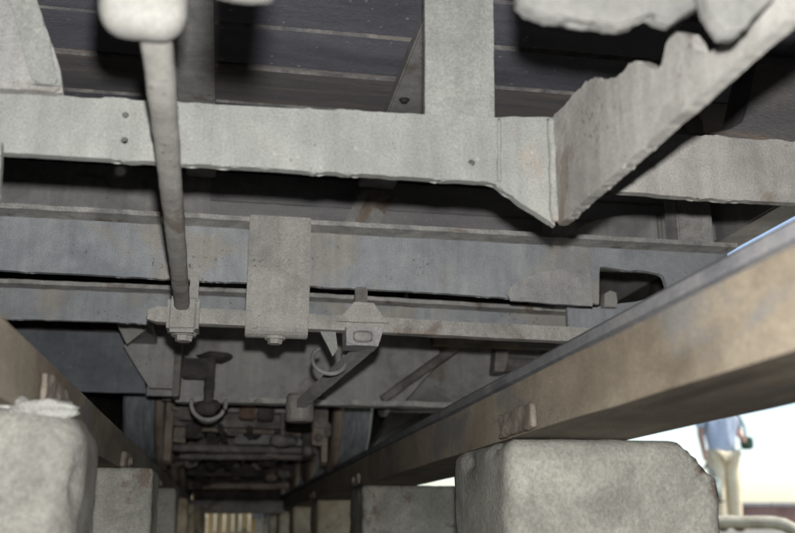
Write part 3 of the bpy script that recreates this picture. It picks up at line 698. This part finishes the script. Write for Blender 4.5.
# ------------------------------------------------------------------ outside: pipe, low wall, person with bag
bm = bmesh.new()
pth = line((1.25, 3.62, .022), (2.02, 3.46, .022), 22) + [(2.07, 3.45, .019), (2.11, 3.44, .010), (2.14, 3.435, -.005), (2.16, 3.43, -.03), (2.165, 3.43, -.06)]
tube(bm, pth, .024, 14, .003, 12)
tag(obj('bent_pipe', bm, M['pipe'], smooth=True), 'old cream pipe lying on the ground, bent down at its end', 'pipe')
wl = empty('low_wall', (30, 30, GZ)); tag(wl, 'long low red brown wall with grey coping far beyond the person', 'wall', kind='thing')
bm = bmesh.new(); box(bm, (16.9, 30, GZ - .05), (60, 30.3, .68), 0); obj('wall_face', bm, M['brickwall'], wl)
k = 0; x = 16.8
while x < 60:
    bm = bmesh.new(); box(bm, (x, 29.95, .683), (x + 1.18, 30.35, .80 + random.uniform(0, .03)), .02); obj('coping_stone', bm, M['coping'], wl); x += 1.2

def skin(name, verts, edges, m, parent, root=0, sub=2):
    me = bpy.data.meshes.new(name); me.from_pydata([v[:3] for v in verts], edges, [])
    o = bpy.data.objects.new(name, me); COL.objects.link(o)
    o.modifiers.new('skin', 'SKIN')
    sk = me.skin_vertices[0].data
    for i, v in enumerate(verts):
        rx = v[3]; ry = v[4] if len(v) > 4 else v[3]
        sk[i].radius = (rx, ry); sk[i].use_root = (i == root)
    sb = o.modifiers.new('sub', 'SUBSURF'); sb.levels = sub; sb.render_levels = sub
    bpy.context.view_layer.update()
    dg = bpy.context.evaluated_depsgraph_get()
    nm = bpy.data.meshes.new_from_object(o.evaluated_get(dg)); bpy.data.objects.remove(o)
    b = bmesh.new(); b.from_mesh(nm); bpy.data.meshes.remove(nm)
    return b
PB = Vector((5.74, 10.5, GZ))
def pm(x, y, z): return (PB.x + x, PB.y + y, PB.z + z)
person = empty('person', tuple(PB)); tag(person, 'person in light blue shirt and cream trousers holding a bag beside the track', 'person')
def P(*a): return (*pm(*a[:3]), *a[3:])
# bare body: pelvis root, legs, torso, neck, head, arms with hands
bv = [P(0, 0, .92, .13, .10), P(0, 0, 1.12, .125, .09), P(0, 0, 1.34, .15, .10), P(0, 0, 1.47, .055), P(0, -.01, 1.56, .065), P(0, -.015, 1.64, .085, .095), P(0, -.01, 1.70, .06),
      P(-.09, 0, .86, .085), P(-.10, -.01, .48, .058), P(-.10, .02, .12, .04), P(-.10, .01, .05, .04), P(-.105, -.13, .035, .035),
      P(.09, 0, .86, .085), P(.10, -.01, .48, .058), P(.10, .02, .12, .04), P(.10, .01, .05, .04), P(.115, -.13, .035, .035),
      P(-.20, 0, 1.39, .055), P(-.245, .01, 1.12, .042), P(-.25, -.06, .86, .028), P(-.25, -.075, .80, .032, .02),
      P(.20, 0, 1.39, .055), P(.25, .02, 1.13, .042), P(.20, -.17, 1.02, .028), P(.175, -.23, 1.02, .032, .02)]
be = [(0, 1), (1, 2), (2, 3), (3, 4), (4, 5), (5, 6), (0, 7), (7, 8), (8, 9), (9, 10), (10, 11), (0, 12), (12, 13), (13, 14), (14, 15), (15, 16), (2, 17), (17, 18), (18, 19), (19, 20), (2, 21), (21, 22), (22, 23), (23, 24)]
b = skin('body', bv, be, M['skin'], person)
def fingers(b, palm, down, side, n=4):
    palm = Vector(pm(*palm)); down = Vector(down).normalized(); side = Vector(side).normalized()
    fr = down.cross(side).normalized()
    for k in range(4):
        base = palm + side * (.022 - .0145 * k) + down * .02; ln = [.062, .072, .068, .052][k]
        tube(b, [base, base + down * ln * .45, base + down * ln * .75 + fr * .012, base + down * ln * .85 + fr * .03], [.0095, .009, .0085, .006], 8)
    tube(b, [palm + side * .026, palm + side * .045 + down * .025, palm + side * .042 + down * .05 + fr * .012], [.011, .010, .007], 8)
fingers(b, (-.25, -.08, .785), (0, -.05, -1), (0, -1, 0)); fingers(b, (.175, -.24, 1.02), (-.5, -.8, 0), (0, 0, 1))
body = obj('body', b, M['skin'], person, True)
# face: nose, eyes, ears; then hair
b = bmesh.new(); lump(b, pm(0, -.115, 1.635), .016, (.8, 1, 1.4), 0, 2); obj('nose', b, M['skin'], body, True)
for s in (-1, 1):
    b = bmesh.new(); lump(b, pm(s * .032, -.10, 1.66), .011, (1.3, .7, .8), 0, 2); obj('eye', b, M['hair'], body, True)
    b = bmesh.new(); lump(b, pm(s * .088, 0, 1.64), .026, (.4, .8, 1.2), .1, 2); obj('ear', b, M['skin'], body, True)
b = bmesh.new(); lump(b, pm(0, -.10, 1.59), .02, (1.5, .5, .35), 0, 2); obj('mouth', b, M['skin'], body, True)
b = bmesh.new(); lump(b, pm(0, .015, 1.69), .098, (1, 1.08, .85), .1, 3); obj('hair', b, M['hair'], person, True)
b = skin('shirt', [P(0, 0, .86, .185, .14), P(0, 0, 1.12, .175, .125), P(0, 0, 1.34, .175, .12), P(0, 0, 1.445, .085), P(-.205, 0, 1.385, .075), P(-.245, .01, 1.16, .066), P(.205, 0, 1.385, .075), P(.25, .02, 1.17, .066)],
         [(0, 1), (1, 2), (2, 3), (2, 4), (4, 5), (2, 6), (6, 7)], None, None, 1); obj('shirt', b, M['shirt'], person, True)
b = skin('trousers', [P(0, 0, .94, .15, .115), P(-.092, 0, .85, .115), P(-.10, -.01, .48, .098), P(-.10, .01, .09, .086), P(.092, 0, .85, .115), P(.10, -.01, .48, .098), P(.10, .01, .09, .086)],
         [(0, 1), (1, 2), (2, 3), (0, 4), (4, 5), (5, 6)], None, None, 0); obj('trousers', b, M['trousers'], person, True)
for x in (-.103, .108):
    b = bmesh.new(); lump(b, pm(x, -.055, .042), .05, (.95, 2.4, .8), .05, 3)
    for v in b.verts: v.co.z = max(v.co.z, GZ + .002)
    obj('shoe', b, M['shoe'], person, True)
# shoulder bag in the hand
bg_ = empty('bag', pm(-.27, -.10, .30)); tag(bg_, 'grey green canvas bag hanging from the hand of the person', 'bag')
b = bmesh.new(); box(b, pm(-.40, -.20, .33), pm(-.13, -.02, .60), .03, 4)
for v in b.verts: v.co += Vector((nz(v.co, 8), nz(v.co, 8, 3), nz(v.co, 8, 6))) * .015
obj('bag_body', b, M['bag'], bg_, True)
b = bmesh.new(); tube(b, [pm(-.36, -.11, .595), pm(-.34, -.105, .68), pm(-.27, -.10, .725), pm(-.20, -.105, .68), pm(-.17, -.11, .595)], .011, 8); obj('bag_handle', b, M['bag'], bg_, True)
b = bmesh.new(); box(b, pm(-.41, -.21, .325), pm(-.12, -.01, .345), .008); obj('bag_base', b, M['hair'], bg_)
# camera case slung at the other hip
cs = empty('camera_case', pm(.26, -.12, .95)); tag(cs, 'small dark green case slung at the hip of the person', 'case')
b = bmesh.new(); box(b, pm(.195, -.20, .93), pm(.31, -.07, 1.07), .02, 3); obj('case_body', b, M['green'], cs)
b = bmesh.new(); tube(b, [pm(.25, -.13, 1.06), pm(.23, -.15, 1.2), pm(.14, -.14, 1.40), pm(.08, -.06, 1.47), pm(.09, .08, 1.45), pm(.2, .14, 1.25), pm(.28, .0, 1.07)], .012, 8); obj('case_strap', b, M['green'], cs, True)
